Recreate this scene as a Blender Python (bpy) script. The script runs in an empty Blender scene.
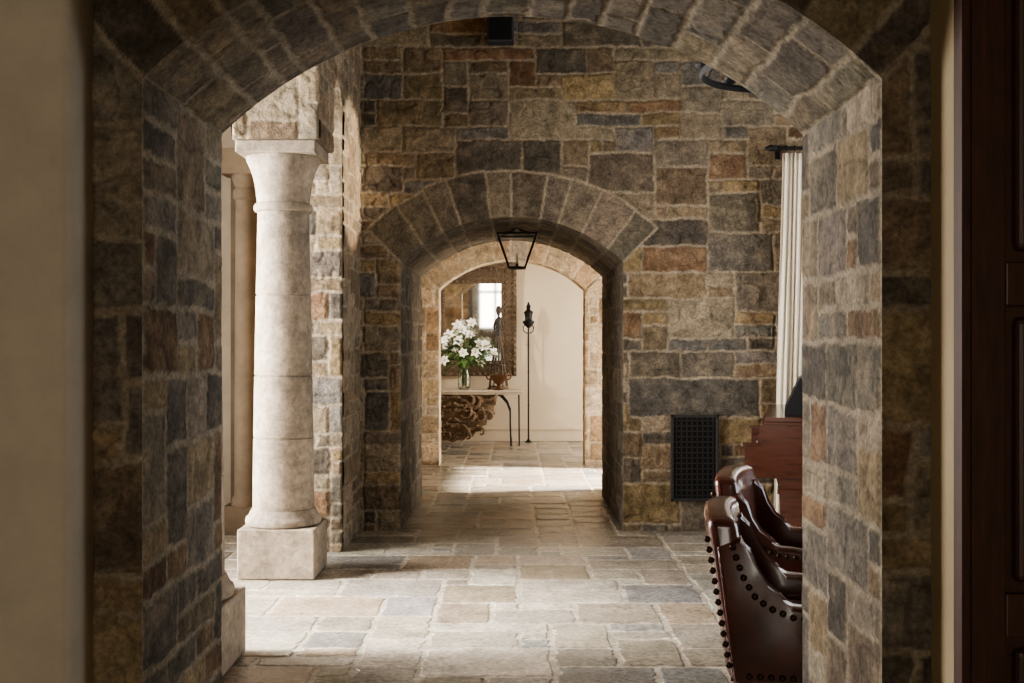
import bpy, bmesh, math, random
import numpy as np
from mathutils import Vector, Matrix
PI=math.pi
scene=bpy.context.scene
COL=scene.collection
random.seed(4)

# ------------------------------------------------------------------ helpers
def link(o,parent=None):
    COL.objects.link(o)
    if parent: o.parent=parent
    return o
def tag(o,label=None,cat=None,group=None,kind=None):
    if label: o['label']=label
    if cat: o['category']=cat
    if group: o['group']=group
    if kind: o['kind']=kind
    return o
def thing(name,label,cat,loc=(0,0,0),rz=0,group=None):
    o=bpy.data.objects.new(name,None); COL.objects.link(o)
    o.location=loc; o.rotation_euler=(0,0,rz); o.empty_display_size=.1
    return tag(o,label,cat,group)
def copy_tree(o,parent=None):
    c=o.copy(); COL.objects.link(c)
    if parent: c.parent=parent
    for ch in list(o.children): copy_tree(ch,c)
    return c

class MB:
    def __init__(s): s.v=[]; s.f=[]
    def add(s,v,f):
        n=len(s.v); s.v+= [tuple(p) for p in v]; s.f+=[tuple(i+n for i in q) for q in f]; return s
    def box(s,x0,x1,y0,y1,z0,z1):
        v=[(x0,y0,z0),(x1,y0,z0),(x1,y1,z0),(x0,y1,z0),(x0,y0,z1),(x1,y0,z1),(x1,y1,z1),(x0,y1,z1)]
        return s.add(v,[(0,3,2,1),(4,5,6,7),(0,1,5,4),(1,2,6,5),(2,3,7,6),(3,0,4,7)])
    def bbox(s,x0,x1,y0,y1,z0,z1,b=.01,seg=2):
        bm=bmesh.new(); bmesh.ops.create_cube(bm,size=1)
        for q in bm.verts:
            q.co=Vector(((x0+x1)/2+q.co.x*(x1-x0),(y0+y1)/2+q.co.y*(y1-y0),(z0+z1)/2+q.co.z*(z1-z0)))
        bmesh.ops.bevel(bm,geom=list(bm.edges),offset=b,segments=seg,affect='EDGES',profile=.5)
        bm.verts.index_update()
        s.add([tuple(q.co) for q in bm.verts],[tuple(q.index for q in f.verts) for f in bm.faces]); bm.free(); return s
    def tube(s,pts,r,n=8,closed=False):
        pts=[Vector(p) for p in pts]; N=len(pts)
        rs=r if isinstance(r,(list,tuple)) else [r]*N
        v=[];prev=None
        for i,p in enumerate(pts):
            if closed: t=pts[(i+1)%N]-pts[i-1]
            else: t=pts[min(i+1,N-1)]-pts[max(i-1,0)]
            t.normalize()
            if prev is None:
                a=Vector((0,0,1)) if abs(t.z)<.9 else Vector((1,0,0))
                u=t.cross(a).normalized()
            else:
                u=prev-t*prev.dot(t)
                u=u.normalized() if u.length>1e-6 else t.orthogonal().normalized()
            prev=u; w=t.cross(u)
            for k in range(n):
                a=2*PI*k/n; v.append(p+(u*math.cos(a)+w*math.sin(a))*rs[i])
        f=[]
        M=N if closed else N-1
        for i in range(M):
            j=(i+1)%N
            for k in range(n):
                f.append((i*n+k,i*n+(k+1)%n,j*n+(k+1)%n,j*n+k))
        if not closed:
            f.append(tuple(range(n-1,-1,-1))); f.append(tuple((N-1)*n+k for k in range(n)))
        return s.add(v,f)
    def lathe(s,prof,n=32,c=(0,0,0),sq=False):
        v=[];f=[]
        for r,z in prof:
            for k in range(n):
                a=2*PI*k/n
                v.append((c[0]+r*math.cos(a),c[1]+r*math.sin(a),c[2]+z))
        for i in range(len(prof)-1):
            for k in range(n):
                f.append((i*n+k,i*n+(k+1)%n,(i+1)*n+(k+1)%n,(i+1)*n+k))
        f.append(tuple(range(n-1,-1,-1))); f.append(tuple((len(prof)-1)*n+k for k in range(n)))
        return s.add(v,f)
    def ell(s,c,r,n=10,m=7):
        if not isinstance(r,(tuple,list)): r=(r,r,r)
        v=[(c[0],c[1],c[2]-r[2])];f=[]
        for i in range(1,m):
            b=-PI/2+PI*i/m
            for k in range(n):
                a=2*PI*k/n
                v.append((c[0]+r[0]*math.cos(b)*math.cos(a),c[1]+r[1]*math.cos(b)*math.sin(a),c[2]+r[2]*math.sin(b)))
        v.append((c[0],c[1],c[2]+r[2])); L=len(v)-1
        for k in range(n): f.append((0,1+(k+1)%n,1+k))
        for i in range(m-2):
            for k in range(n):
                f.append((1+i*n+k,1+i*n+(k+1)%n,1+(i+1)*n+(k+1)%n,1+(i+1)*n+k))
        for k in range(n): f.append((1+(m-2)*n+k,1+(m-2)*n+(k+1)%n,L))
        return s.add(v,f)
    def prism(s,poly,a,b,fn):
        n=len(poly)
        v=[fn(p[0],p[1],a) for p in poly]+[fn(p[0],p[1],b) for p in poly]
        f=[tuple(range(n)),tuple(range(2*n-1,n-1,-1))]+[(i,i+n,(i+1)%n+n,(i+1)%n) for i in range(n)]
        return s.add(v,f)
    def loft(s,rings):
        K=len(rings[0]); v=[p for r in rings for p in r]; f=[]
        for i in range(len(rings)-1):
            for k in range(K): f.append((i*K+k,i*K+(k+1)%K,(i+1)*K+(k+1)%K,(i+1)*K+k))
        f.append(tuple(range(K-1,-1,-1))); f.append(tuple((len(rings)-1)*K+k for k in range(K)))
        return s.add(v,f)
    def build(s,name,mat,parent=None,smooth=False,fix=True):
        me=bpy.data.meshes.new(name); me.from_pydata(s.v,[],s.f); me.update()
        if fix:
            bm=bmesh.new(); bm.from_mesh(me); bmesh.ops.recalc_face_normals(bm,faces=bm.faces); bm.to_mesh(me); bm.free()
        if smooth:
            me.shade_smooth()
            try: me.set_sharp_from_angle(angle=math.radians(40))
            except Exception: pass
        me.materials.append(mat)
        return link(bpy.data.objects.new(name,me),parent)

# ------------------------------------------------------------------ materials
def mat(name,col,rough=.6,metal=0,var=.15,scale=8,bump=.0,bscale=60,coat=0,attr=False,spec=.5,trans=0,det=6,stretch=None,fine=0,fscale=60,bdist=.01,alpha=1):
    m=bpy.data.materials.new(name); m.use_nodes=True
    nt=m.node_tree; N=nt.nodes; L=nt.links; b=N['Principled BSDF']
    b.inputs['Roughness'].default_value=rough; b.inputs['Metallic'].default_value=metal
    b.inputs['Coat Weight'].default_value=coat; b.inputs['Specular IOR Level'].default_value=spec
    b.inputs['Coat Roughness'].default_value=.12; b.inputs['Alpha'].default_value=alpha
    b.inputs['Transmission Weight'].default_value=trans
    tc=N.new('ShaderNodeTexCoord'); src=tc.outputs['Object']
    if stretch:
        mp=N.new('ShaderNodeMapping'); mp.inputs['Scale'].default_value=stretch; L.new(src,mp.inputs[0]); src=mp.outputs[0]
    def var_node(sc,amt,d):
        no=N.new('ShaderNodeTexNoise'); no.inputs['Scale'].default_value=sc; no.inputs['Detail'].default_value=d; no.inputs['Roughness'].default_value=.68
        L.new(src,no.inputs['Vector'])
        mr=N.new('ShaderNodeMapRange'); mr.inputs[1].default_value=.3; mr.inputs[2].default_value=.7
        mr.inputs[3].default_value=1-amt; mr.inputs[4].default_value=1+amt; L.new(no.outputs[0],mr.inputs[0]); return mr.outputs[0]
    out=var_node(scale,var,det)
    if fine:
        o2=var_node(fscale,fine,8); mu=N.new('ShaderNodeMath'); mu.operation='MULTIPLY'; L.new(out,mu.inputs[0]); L.new(o2,mu.inputs[1]); out=mu.outputs[0]
    mx=N.new('ShaderNodeVectorMath'); mx.operation='SCALE'
    if attr:
        at=N.new('ShaderNodeAttribute'); at.attribute_name='col'; L.new(at.outputs['Color'],mx.inputs[0])
    else: mx.inputs[0].default_value=col
    L.new(out,mx.inputs['Scale']); L.new(mx.outputs[0],b.inputs['Base Color'])
    if bump:
        n2=N.new('ShaderNodeTexNoise'); n2.inputs['Scale'].default_value=bscale; n2.inputs['Detail'].default_value=9; n2.inputs['Roughness'].default_value=.72
        L.new(src,n2.inputs['Vector'])
        bp=N.new('ShaderNodeBump'); bp.inputs['Strength'].default_value=bump; bp.inputs['Distance'].default_value=bdist
        L.new(n2.outputs[0],bp.inputs['Height']); L.new(bp.outputs[0],b.inputs['Normal'])
    return m
M={}
M['stone']=mat('rubble_stone',None,.88,var=.30,scale=11,bump=1.0,bscale=40,attr=True,spec=.2,fine=.42,fscale=65,bdist=.020)
M['stonenear']=mat('worn_rubble_stone',None,.85,var=.30,scale=11,bump=1.0,bscale=45,attr=True,spec=.22,fine=.42,fscale=70,bdist=.012)
M['tile']=mat('limestone_tile',None,.24,var=.36,scale=5,bump=.65,bscale=18,attr=True,spec=.5,det=10,fine=.42,fscale=34,bdist=.009)
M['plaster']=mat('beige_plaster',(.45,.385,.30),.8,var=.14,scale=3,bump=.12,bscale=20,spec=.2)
M['plastershade']=mat('tan_shaded_plaster',(.36,.275,.165),.8,var=.12,scale=3,bump=.12,bscale=20,spec=.2)  # ochre plaster of the right wall, with its shade darkened into the colour
M['pilaster']=mat('brown_plaster',(.17,.125,.083),.8,var=.2,scale=4,bump=.12,bscale=20,spec=.2)
M['cream']=mat('cream_plaster',(.66,.55,.41),.8,var=.05,scale=2,spec=.2)
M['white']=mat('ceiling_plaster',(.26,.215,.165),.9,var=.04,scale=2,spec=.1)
M['lime']=mat('carved_limestone',(.290,.231,.170),.7,var=.50,scale=3.4,bump=.7,bscale=36,spec=.25,det=12,fine=.34,fscale=24)
M['door']=mat('dark_walnut',(.062,.026,.015),.42,var=.35,scale=6,bump=.1,bscale=30,stretch=(8,8,1))
M['iron']=mat('black_iron',(.018,.017,.017),.5,metal=.6,var=.3,scale=30,bump=.1)
M['ventiron']=mat('cast_iron_lattice',(.038,.035,.032),.5,metal=.3,var=.3,scale=30)
M['grey']=mat('grey_enamel',(.035,.037,.042),.5,var=.1)
M['greyiron']=mat('dull_dark_iron',(.020,.019,.019),.8,metal=.0,var=.2,scale=20,spec=.15)
M['leather']=mat('oxblood_leather',(.066,.0175,.011),.26,var=.45,scale=9,bump=.10,bscale=120,coat=.5)
M['nail']=mat('aged_brass_nail',(.05,.03,.018),.35,metal=.9,var=.2)
M['mahog']=mat('mahogany',(.050,.0150,.008),.24,var=.35,scale=5,coat=.4,stretch=(1,8,8))
M['black']=mat('black_lacquer',(.010,.010,.011),.45,var=.1,spec=.3)
M['ivory']=mat('ivory_key',(.6,.56,.46),.3,var=.05)
M['curtain']=mat('ivory_linen',(.66,.585,.47),.9,var=.06,scale=40,bump=.1,bscale=250,spec=.1)
M['carved']=mat('carved_wood',(.150,.106,.070),.6,var=.45,scale=25,bump=.5,bscale=50)
M['carvedpale']=mat('pale_carved_wood',(.215,.150,.098),.65,var=.45,scale=22,bump=.5,bscale=50)
M['top']=mat('pale_stone_top',(.60,.52,.42),.4,var=.12,scale=10)
M['bronze']=mat('bronze',(.13,.065,.035),.4,metal=.7,var=.3,scale=20)
M['petal']=mat('white_petal',(.92,.91,.86),.6,var=.04,spec=.2)
M['stamen']=mat('yellow_stamen',(.6,.4,.05),.6)
M['leaf']=mat('green_leaf',(.095,.17,.05),.5,var=.4,scale=12)
M['vase']=mat('clear_vase_glass',(.92,.95,.93),.03,var=.0,trans=1.0)
M['figure']=mat('dark_carved_figure',(.040,.032,.026),.6,var=.3,scale=25)
M['skirt']=mat('weathered_slat',(.10,.080,.058),.7,var=.3,scale=25)
M['candle']=mat('candle_wax',(.72,.64,.48),.6,var=.05)
M['glass']=mat('lantern_glass',(.9,.9,.88),.05,var=.0,alpha=.05)
M['mirror']=mat('mirror_silver',(.80,.79,.76),.03,metal=1.0,var=.0)

# ------------------------------------------------------------------ numpy stone surfaces
def sm(a,b,x):
    t=np.clip((x-a)/(b-a),0,1); return t*t*(3-2*t)
def h2(ix,iy,s):
    q=np.sin(ix*127.1+iy*311.7+s*74.7)*43758.5453
    return q-np.floor(q)
def vn(x,y,s):
    ix=np.floor(x);iy=np.floor(y);fx=x-ix;fy=y-iy
    fx=fx*fx*(3-2*fx);fy=fy*fy*(3-2*fy)
    a=h2(ix,iy,s);b=h2(ix+1,iy,s);c=h2(ix,iy+1,s);d=h2(ix+1,iy+1,s)
    return (a*(1-fx)+b*fx)*(1-fy)+(c*(1-fx)+d*fx)*fy
def fbm(x,y,s):
    return .5*vn(x,y,s)+.27*vn(x*2.1+3,y*2.1+7,s+1)+.15*vn(x*4.3+1,y*4.3+2,s+2)+.08*vn(x*8.9,y*8.9,s+3)

PAL_MID=[((.194,.140,.086),6),((.163,.128,.091),4),((.238,.168,.089),4),((.118,.095,.071),4),((.254,.199,.132),3),((.172,.104,.059),1.4),((.147,.128,.106),2.2)]
PAL_MIDV=[((.183,.144,.101),4),((.160,.128,.093),4),((.200,.156,.106),3),((.138,.114,.086),2)]
PAL_NEAR=[((.184,.140,.096),5),((.160,.134,.106),6),((.220,.162,.099),3),((.116,.096,.076),4),((.228,.185,.134),2.5),((.165,.105,.065),1.4)]
PAL_NEARV=[((.158,.125,.090),5),((.140,.117,.091),5),((.184,.141,.092),2.5),((.106,.088,.069),4),((.196,.161,.118),2.5)]
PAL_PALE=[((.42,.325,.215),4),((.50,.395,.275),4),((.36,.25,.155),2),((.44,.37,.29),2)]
PAL_LINT=[((.255,.188,.122),4),((.29,.222,.152),3),((.215,.152,.097),2),((.235,.187,.132),2)]
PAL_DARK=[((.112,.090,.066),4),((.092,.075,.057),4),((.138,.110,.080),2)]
def pick(pal,n,rng,j=.24):
    w=np.array([p[1] for p in pal],float); w/=w.sum()
    idx=rng.choice(len(pal),n,p=w); c=np.array([p[0] for p in pal])[idx]
    return c*(1-j+2*j*rng.random((n,1)))*(1+.05*(rng.random((n,3))-.5))

def layout(nx,nz,rng,ws,hs,force=()):
    g=-np.ones((nx,nz),int); R=[]
    for (i0,i1,k0,k1) in force:
        g[i0:i1,k0:k1]=len(R); R.append((i0,i1,k0,k1))
    for k in range(nz):
        i=0
        while i<nx:
            if g[i,k]>=0: i+=1; continue
            run=0
            while i+run<nx and g[i+run,k]<0: run+=1
            w=int(rng.choice(ws)); 
            if w>=run or run-w==1: w=min(run,max(ws)+1)
            h=int(rng.choice(hs)); 
            if w==1: h=1
            h=min(h,nz-k)
            while h>1 and (g[i:i+w,k:k+h]>=0).any(): h-=1
            g[i:i+w,k:k+h]=len(R); R.append((i,i+w,k,k+h)); i+=w
    return g,np.array(R,float)

class Ash:
    def __init__(s,seed,W,H,u,pal,ws=(1,2,3,3,4,4,5,6),hs=(1,1,1,2,2,2,3),o=(0,0),uz=None,force=()):
        s.rng=np.random.default_rng(seed); s.u=u; s.uz=uz or u; s.o=o; s.seed=seed
        fc=[(int(round((a-o[0])/u)),int(round((b-o[0])/u)),int(round((c-o[1])/s.uz)),int(round((d-o[1])/s.uz))) for a,b,c,d,_ in force]
        s.g,s.R=layout(int(W/u)+2,int(H/s.uz)+2,s.rng,ws,hs,fc)
        n=len(s.R); s.col=pick(pal,n,s.rng); s.rnd=s.rng.random(n)
        for k,f in enumerate(force): s.col[k]=f[4]
    def ev(s,U,V):
        sd=s.seed
        U=U-s.o[0]; V=V-s.o[1]
        U,V=(U+.018*(vn(U*5,V*5,sd+11)-.5)+.012*(vn(U*19,V*19,sd+13)-.5)+.008*(vn(U*50,V*50,sd+14)-.5),
             V+.018*(vn(U*5,V*5,sd+17)-.5)+.012*(vn(U*19,V*19,sd+19)-.5)+.008*(vn(U*50,V*50,sd+20)-.5))
        ix=np.clip((U/s.u).astype(int),0,s.g.shape[0]-1); iz=np.clip((V/s.uz).astype(int),0,s.g.shape[1]-1)
        i=s.g[ix,iz]; r=s.R[i]
        d=np.minimum(np.minimum(U-r[...,0]*s.u,r[...,1]*s.u-U),np.minimum(V-r[...,2]*s.uz,r[...,3]*s.uz-V))
        return d,s.col[i],s.rnd[i]
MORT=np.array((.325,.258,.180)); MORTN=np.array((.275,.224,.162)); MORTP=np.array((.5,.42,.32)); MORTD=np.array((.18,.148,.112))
def finish(d,col,rnd,U,V,seed,mort,hmax=.014,jw=(.0068,.0145)):
    n=fbm(U*11,V*11,seed); n2=fbm(U*36,V*36,seed+5)
    k=np.abs(vn(U*8+3,V*13,seed+8)-.5)*2
    m=sm(jw[0],jw[1],d+(n2-.5)*.014)
    hs=hmax/.014
    hh=m*(.005*min(1,hs+.3)+hmax*rnd)+hs*(m*(n-.5)*.020-m*.009*sm(.10,0,k)+(n2-.5)*.009)
    st=np.clip((n-.57)*5,0,1)[...,None]
    c=col*(.55+.88*n)[...,None]*(.64+.72*n2)[...,None]*(1-.30*sm(.09,0,k))[...,None]
    c=c*(1-.34*st)+np.array((.252,.188,.118))*.34*st
    mo=mort*(.70+.60*n2)[...,None]
    return hh,mo*(1-m[...,None])+c*m[...,None]

class SB:
    def __init__(s): s.v=[];s.f=[];s.c=[];s.n=0
    def grid(s,P,C):
        n,m=P.shape[:2]; s.v.append(P.reshape(-1,3)); s.c.append(np.broadcast_to(C,P.shape).reshape(-1,3))
        I=np.arange(n*m).reshape(n,m)+s.n
        s.f.append(np.stack([I[:-1,:-1],I[1:,:-1],I[1:,1:],I[:-1,1:]],-1).reshape(-1,4)); s.n+=n*m
    def quad(s,a,b,c,d,col):
        P=np.array([[a,d],[b,c]],float); s.grid(P,np.array(col,float))
    def box(s,x0,x1,y0,y1,z0,z1,col):
        q=s.quad
        q((x0,y0,z0),(x1,y0,z0),(x1,y0,z1),(x0,y0,z1),col); q((x0,y1,z0),(x1,y1,z0),(x1,y1,z1),(x0,y1,z1),col)
        q((x0,y0,z0),(x0,y1,z0),(x0,y1,z1),(x0,y0,z1),col); q((x1,y0,z0),(x1,y1,z0),(x1,y1,z1),(x1,y0,z1),col)
        q((x0,y0,z0),(x1,y0,z0),(x1,y1,z0),(x0,y1,z0),col); q((x0,y0,z1),(x1,y0,z1),(x1,y1,z1),(x0,y1,z1),col)
    def build(s,name,m,smooth=True):
        V=np.concatenate(s.v);F=np.concatenate(s.f);C=np.concatenate(s.c)
        me=bpy.data.meshes.new(name); me.vertices.add(len(V)); me.vertices.foreach_set('co',V.ravel().astype(np.float32))
        me.loops.add(F.size); me.loops.foreach_set('vertex_index',F.ravel().astype(np.int32))
        me.polygons.add(len(F)); me.polygons.foreach_set('loop_start',(np.arange(len(F))*4).astype(np.int32))
        me.polygons.foreach_set('loop_total',np.full(len(F),4,np.int32))
        me.update(calc_edges=True); me.validate()
        a=me.attributes.new('col','FLOAT_COLOR','POINT')
        a.data.foreach_set('color',np.concatenate([np.clip(C,.01,1),np.ones((len(C),1))],1).ravel().astype(np.float32))
        if smooth: me.shade_smooth()
        me.materials.append(m)
        o=link(bpy.data.objects.new(name,me)); o['kind']='structure'; return o

W=.885; ZS=2.13; R=1.268; ZC=2.49-R; TH0=math.asin(W/R)
def lin(a,b,res):
    return np.linspace(a,b,max(2,int(round(abs(b-a)/res))+1))
def arch_wall(name,y0,y1,xl,xr,top,res,seed,pal,mort,T=.36,nv=11,holes=(),u=.1,backres=.04,palv=None,hm=.014,rv=None,rvh=.010,force=(),vj=.05,jw=(.0068,.0145),nsp=2):
    S=SB(); rng=np.random.default_rng(seed+77)
    ash=Ash(seed,xr-xl+1,top+.5,u,pal,o=(xl-.3,-.05),force=force)
    ed=np.linspace(-TH0,TH0,nv+1); ed[1:-1]+=(rng.random(nv-1)-.5)*vj
    vc=pick(palv or pal,nv*3,rng,.20); vr=rng.random(nv*3)
    def face_ev(X,Z):
        d,c,r=ash.ev(X,Z)
        wob=.010*(vn(X*14,Z*14,seed+2)-.5)
        rr=np.hypot(X,Z-ZC)+wob; th=np.arctan2(X,Z-ZC)+wob*.6; up=Z>ZC
        i=np.clip(np.searchsorted(ed,th)-1,0,nv-1)
        Tt=T*(.97+.06*vr[i])
        ring=(np.abs(th)<TH0)&(rr<R+Tt)&up
        dd=np.where(np.abs(th)<TH0,rr-(R+Tt),np.where(rr<R+Tt,(np.abs(th)-TH0)*rr,np.hypot(rr-R-Tt,(np.abs(th)-TH0)*rr)))
        d=np.where(up,np.minimum(d,np.abs(dd)),d)
        dv=np.minimum(np.minimum(th-ed[i],ed[i+1]-th)*rr,R+Tt-rr)
        d=np.where(ring,dv,d); c=np.where(ring[...,None],vc[i],c); r=np.where(ring,vr[i]*.5,r)
        hh,cc=finish(d,c,r,X,Z,seed+3,mort,hm,jw)
        hh=np.where(ring,hh*.6,hh)
        e=np.where(np.abs(X)<=W+1e-6,np.hypot(X,Z-ZC)-R,np.where(Z<ZS,np.abs(X)-W,np.hypot(np.abs(X)-W,Z-ZS)))
        return hh*sm(-.001,.02,e),cc
    def face(y,sg,res):
        def put(X,Z):
            hh,cc=face_ev(X,Z); S.grid(np.stack([X,y+sg*hh,Z],-1),cc)
        blocks=[(xl,-W,0,top)]
        hs=sorted(holes); x=W
        for (a,b,c,d_) in hs:
            blocks+=[(x,a,0,top),(a,b,d_,top)]
            if c>0: blocks.append((a,b,0,c))
            x=b
        blocks.append((x,xr,0,top))
        for a,b,c,d_ in blocks:
            X,Z=np.meshgrid(lin(a,b,res),lin(c,d_,res),indexing='ij'); put(X,Z)
        xs=lin(-W,W,res); za=ZC+np.sqrt(R*R-xs*xs); n=int((top-ZS)/res)
        t=np.linspace(0,1,n+1); Z=za[:,None]+(top-za)[:,None]*t[None]; X=np.repeat(xs[:,None],n+1,1); put(X,Z)
        for (a,b,c,d_) in hs:
            if sg<0:
                col=(.35,.28,.2)
                S.quad((a,y0,c),(a,y1,c),(a,y1,d_),(a,y0,d_),col); S.quad((b,y0,c),(b,y1,c),(b,y1,d_),(b,y0,d_),col)
                S.quad((a,y0,d_),(b,y0,d_),(b,y1,d_),(a,y1,d_),col)
    face(y0,-1,res); face(y1,1,backres)
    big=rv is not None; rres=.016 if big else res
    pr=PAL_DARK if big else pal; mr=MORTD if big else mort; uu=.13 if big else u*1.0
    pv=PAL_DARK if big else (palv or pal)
    ys=lin(y0,y1,rres)
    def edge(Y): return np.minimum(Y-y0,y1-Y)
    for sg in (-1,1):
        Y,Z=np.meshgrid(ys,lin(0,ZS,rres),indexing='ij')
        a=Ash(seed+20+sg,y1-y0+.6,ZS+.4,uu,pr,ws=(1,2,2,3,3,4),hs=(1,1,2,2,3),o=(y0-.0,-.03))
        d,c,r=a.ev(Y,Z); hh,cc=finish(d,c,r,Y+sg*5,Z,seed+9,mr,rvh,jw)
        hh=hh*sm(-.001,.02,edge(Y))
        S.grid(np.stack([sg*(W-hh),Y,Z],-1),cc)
    th=lin(-TH0,TH0,rres/R); Y,TT=np.meshgrid(ys,th,indexing='ij')
    wob=.014*(vn(Y*7,TT*7,seed)-.5)+.010*(vn(Y*24,TT*24,seed+4)-.5)
    i=np.clip(np.searchsorted(ed,TT+wob)-1,0,nv-1)
    L=y1-y0
    off=np.where(np.arange(nv)%2==0,0,.5)+.22*(rng.random(nv)-.5)
    q=(Y-y0)/L*nsp+off[i]; j=np.floor(q+wob*3).astype(int); fr=q+wob*3-j
    dl=np.minimum(fr,1-fr)*L/nsp
    vcc=pick(pv,nv*(nsp+3),rng,.25); vrr=rng.random(nv*(nsp+3)); idx=i+nv*np.clip(j+1,0,nsp+2)
    d=np.minimum(np.minimum(TT+wob-ed[i],ed[i+1]-TT-wob)*R,dl)
    hh,cc=finish(d,vcc[idx],vrr[idx],Y,TT*R+9,seed+15,mr,rvh*.9,jw)
    hh=hh*sm(-.001,.02,edge(Y))*sm(-.001,.02,np.minimum(TT+TH0,TH0-TT)*R+.004)
    rr=R-hh
    S.grid(np.stack([rr*np.sin(TT),Y,ZC+rr*np.cos(TT)],-1),cc)
    return S,name

# ---- wall near the camera (first arch)
Y1,Y1B=2.631,3.351; Y2,Y2B=8.731,10.757; Y3,Y3B=13.34,13.66; YE=16.6
S,n=arch_wall('wall_near',Y1,Y1B,-1.35,1.35,3.25,.0066,21,PAL_NEAR,MORTN,T=.26,nv=17,u=.09,backres=.03,hm=.007,rvh=.0045,palv=PAL_NEARV,vj=.045,jw=(.007,.0135),nsp=2)
g=(.2,.158,.118)
S.box(-4.3,-1.33,Y1+.02,Y1B,0,4.6,g); S.box(1.33,5.2,Y1+.02,Y1B,0,4.6,g); S.box(-1.35,1.35,Y1+.02,Y1B,3.22,4.6,g)
S.build(n,M['stonenear'])
# ---- second wall
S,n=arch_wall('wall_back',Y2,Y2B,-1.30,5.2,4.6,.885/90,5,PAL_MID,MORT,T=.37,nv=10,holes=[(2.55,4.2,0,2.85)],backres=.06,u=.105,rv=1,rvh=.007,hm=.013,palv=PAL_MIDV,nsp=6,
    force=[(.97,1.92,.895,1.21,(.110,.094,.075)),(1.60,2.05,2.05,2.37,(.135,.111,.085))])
S.build(n,M['stone'])
# ---- third wall, sunlit pale stone
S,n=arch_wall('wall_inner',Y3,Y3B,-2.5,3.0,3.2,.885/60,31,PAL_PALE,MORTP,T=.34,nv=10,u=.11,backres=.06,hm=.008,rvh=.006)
S.build(n,M['stone'])

# ---- arcade wall on the columns
AX,AXB=-1.21,-1.755; ZL=2.77; YA,YB=7.42,7.84; YC,YD=5.36,6.90
S=SB()
a=Ash(61,6.2,2.5,.1,PAL_LINT,o=(3.2,2.7))
def facex(ys,zs_fn,x,sg,ash,seed,nz):
    Y=np.repeat(ys[:,None],nz,1); lo,hi=zs_fn(ys); t=np.linspace(0,1,nz)
    Z=lo[:,None]+(hi-lo)[:,None]*t[None]
    d,c,r=ash.ev(Y,Z); hh,cc=finish(d,c,r,Y,Z,seed,MORT,.010)
    e=np.minimum(Z-lo[:,None],.05); hh=hh*sm(-.001,.014,e)
    S.grid(np.stack([x+sg*hh,Y,Z],-1),cc)
one=np.ones_like
flat=lambda z:(lambda y:(one(y)*z,one(y)*4.6))
def arcpts(a_,b_,zs,n):
    c=(a_+b_)/2; r=(b_-a_)/2; t=np.linspace(0,PI,n); return c-r*np.cos(t), zs+r*np.sin(t)
ap=Ash(62,1.6,4.9,.1,PAL_LINT,o=(7.1,-.05))
for x,sg,q in ((AX,1,1),(AXB,-1,3)):
    facex(lin(Y1B,YC,.02*q),flat(ZL),x,sg,a,3,120//q)
    ys,zs=arcpts(YC,YD,2.95,90//q); facex(ys,lambda y:(zs,one(y)*4.6),x,sg,a,3,110//q)
    facex(lin(YD,YA,.014*q),flat(ZL),x,sg,a,3,130//q)
    ys,zs=arcpts(YA,YB,3.10,48//q); facex(ys,lambda y:(zs,one(y)*4.6),x,sg,a,3,110//q)
    facex(lin(YB,Y2+.02,.011*q),flat(0),x,sg,ap,4,400//q)
def soffit(ya,yb,zs,zl,seed,fine):
    r=(yb-ya)/2; c=(ya+yb)/2
    zz=np.concatenate([np.linspace(-(zs-zl),0,int((zs-zl)/fine)+2)[:-1],np.linspace(0,PI*r,int(PI*r/fine)+2),PI*r+np.linspace(0,zs-zl,int((zs-zl)/fine)+2)[1:]])
    X,Q=np.meshgrid(lin(AXB,AX,fine),zz,indexing='ij')
    th=np.clip(Q,0,PI*r)/r
    Yb=c-r*np.cos(th); Zb=zs+r*np.sin(th)
    Zb=np.where(Q<0,zs+Q,np.where(Q>PI*r,zs-(Q-PI*r),Zb))
    d,cl,rn=Ash(seed,1.5,PI*r+2+2*zs,.11,PAL_LINT,ws=(2,3,3,4),hs=(1,2,2,3),o=(-2.0,-.2-(zs-zl))).ev(X,Q)
    hh,cc=finish(d,cl,rn,X,Q,seed,MORT,.010)
    hh=hh*sm(-.001,.014,np.minimum(AX-X,X-AXB))
    S.grid(np.stack([X,Yb+hh*np.cos(th),Zb-hh*np.sin(th)],-1),cc)
soffit(YC,YD,2.95,ZL,64,.012); soffit(YA,YB,3.10,ZL,66,.02)
q=(.3,.24,.18)
S.quad((AXB,Y1B,ZL),(AX,Y1B,ZL),(AX,YC,ZL),(AXB,YC,ZL),q); S.quad((AXB,YD,ZL),(AX,YD,ZL),(AX,YA,ZL),(AXB,YA,ZL),q)
X,Z=np.meshgrid(lin(AXB,AX,.011),lin(0,ZL,.011),indexing='ij')
d,c,r=Ash(65,1.5,4,.1,PAL_MID,o=(8.1,-.05)).ev(X+10,Z); hh,cc=finish(d,c,r,X,Z,6,MORT,.011); hh=hh*sm(-.001,.014,AX-X)
S.grid(np.stack([X,YB-hh,Z],-1),cc)
S.build('wall_arcade',M['stone'])

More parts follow.
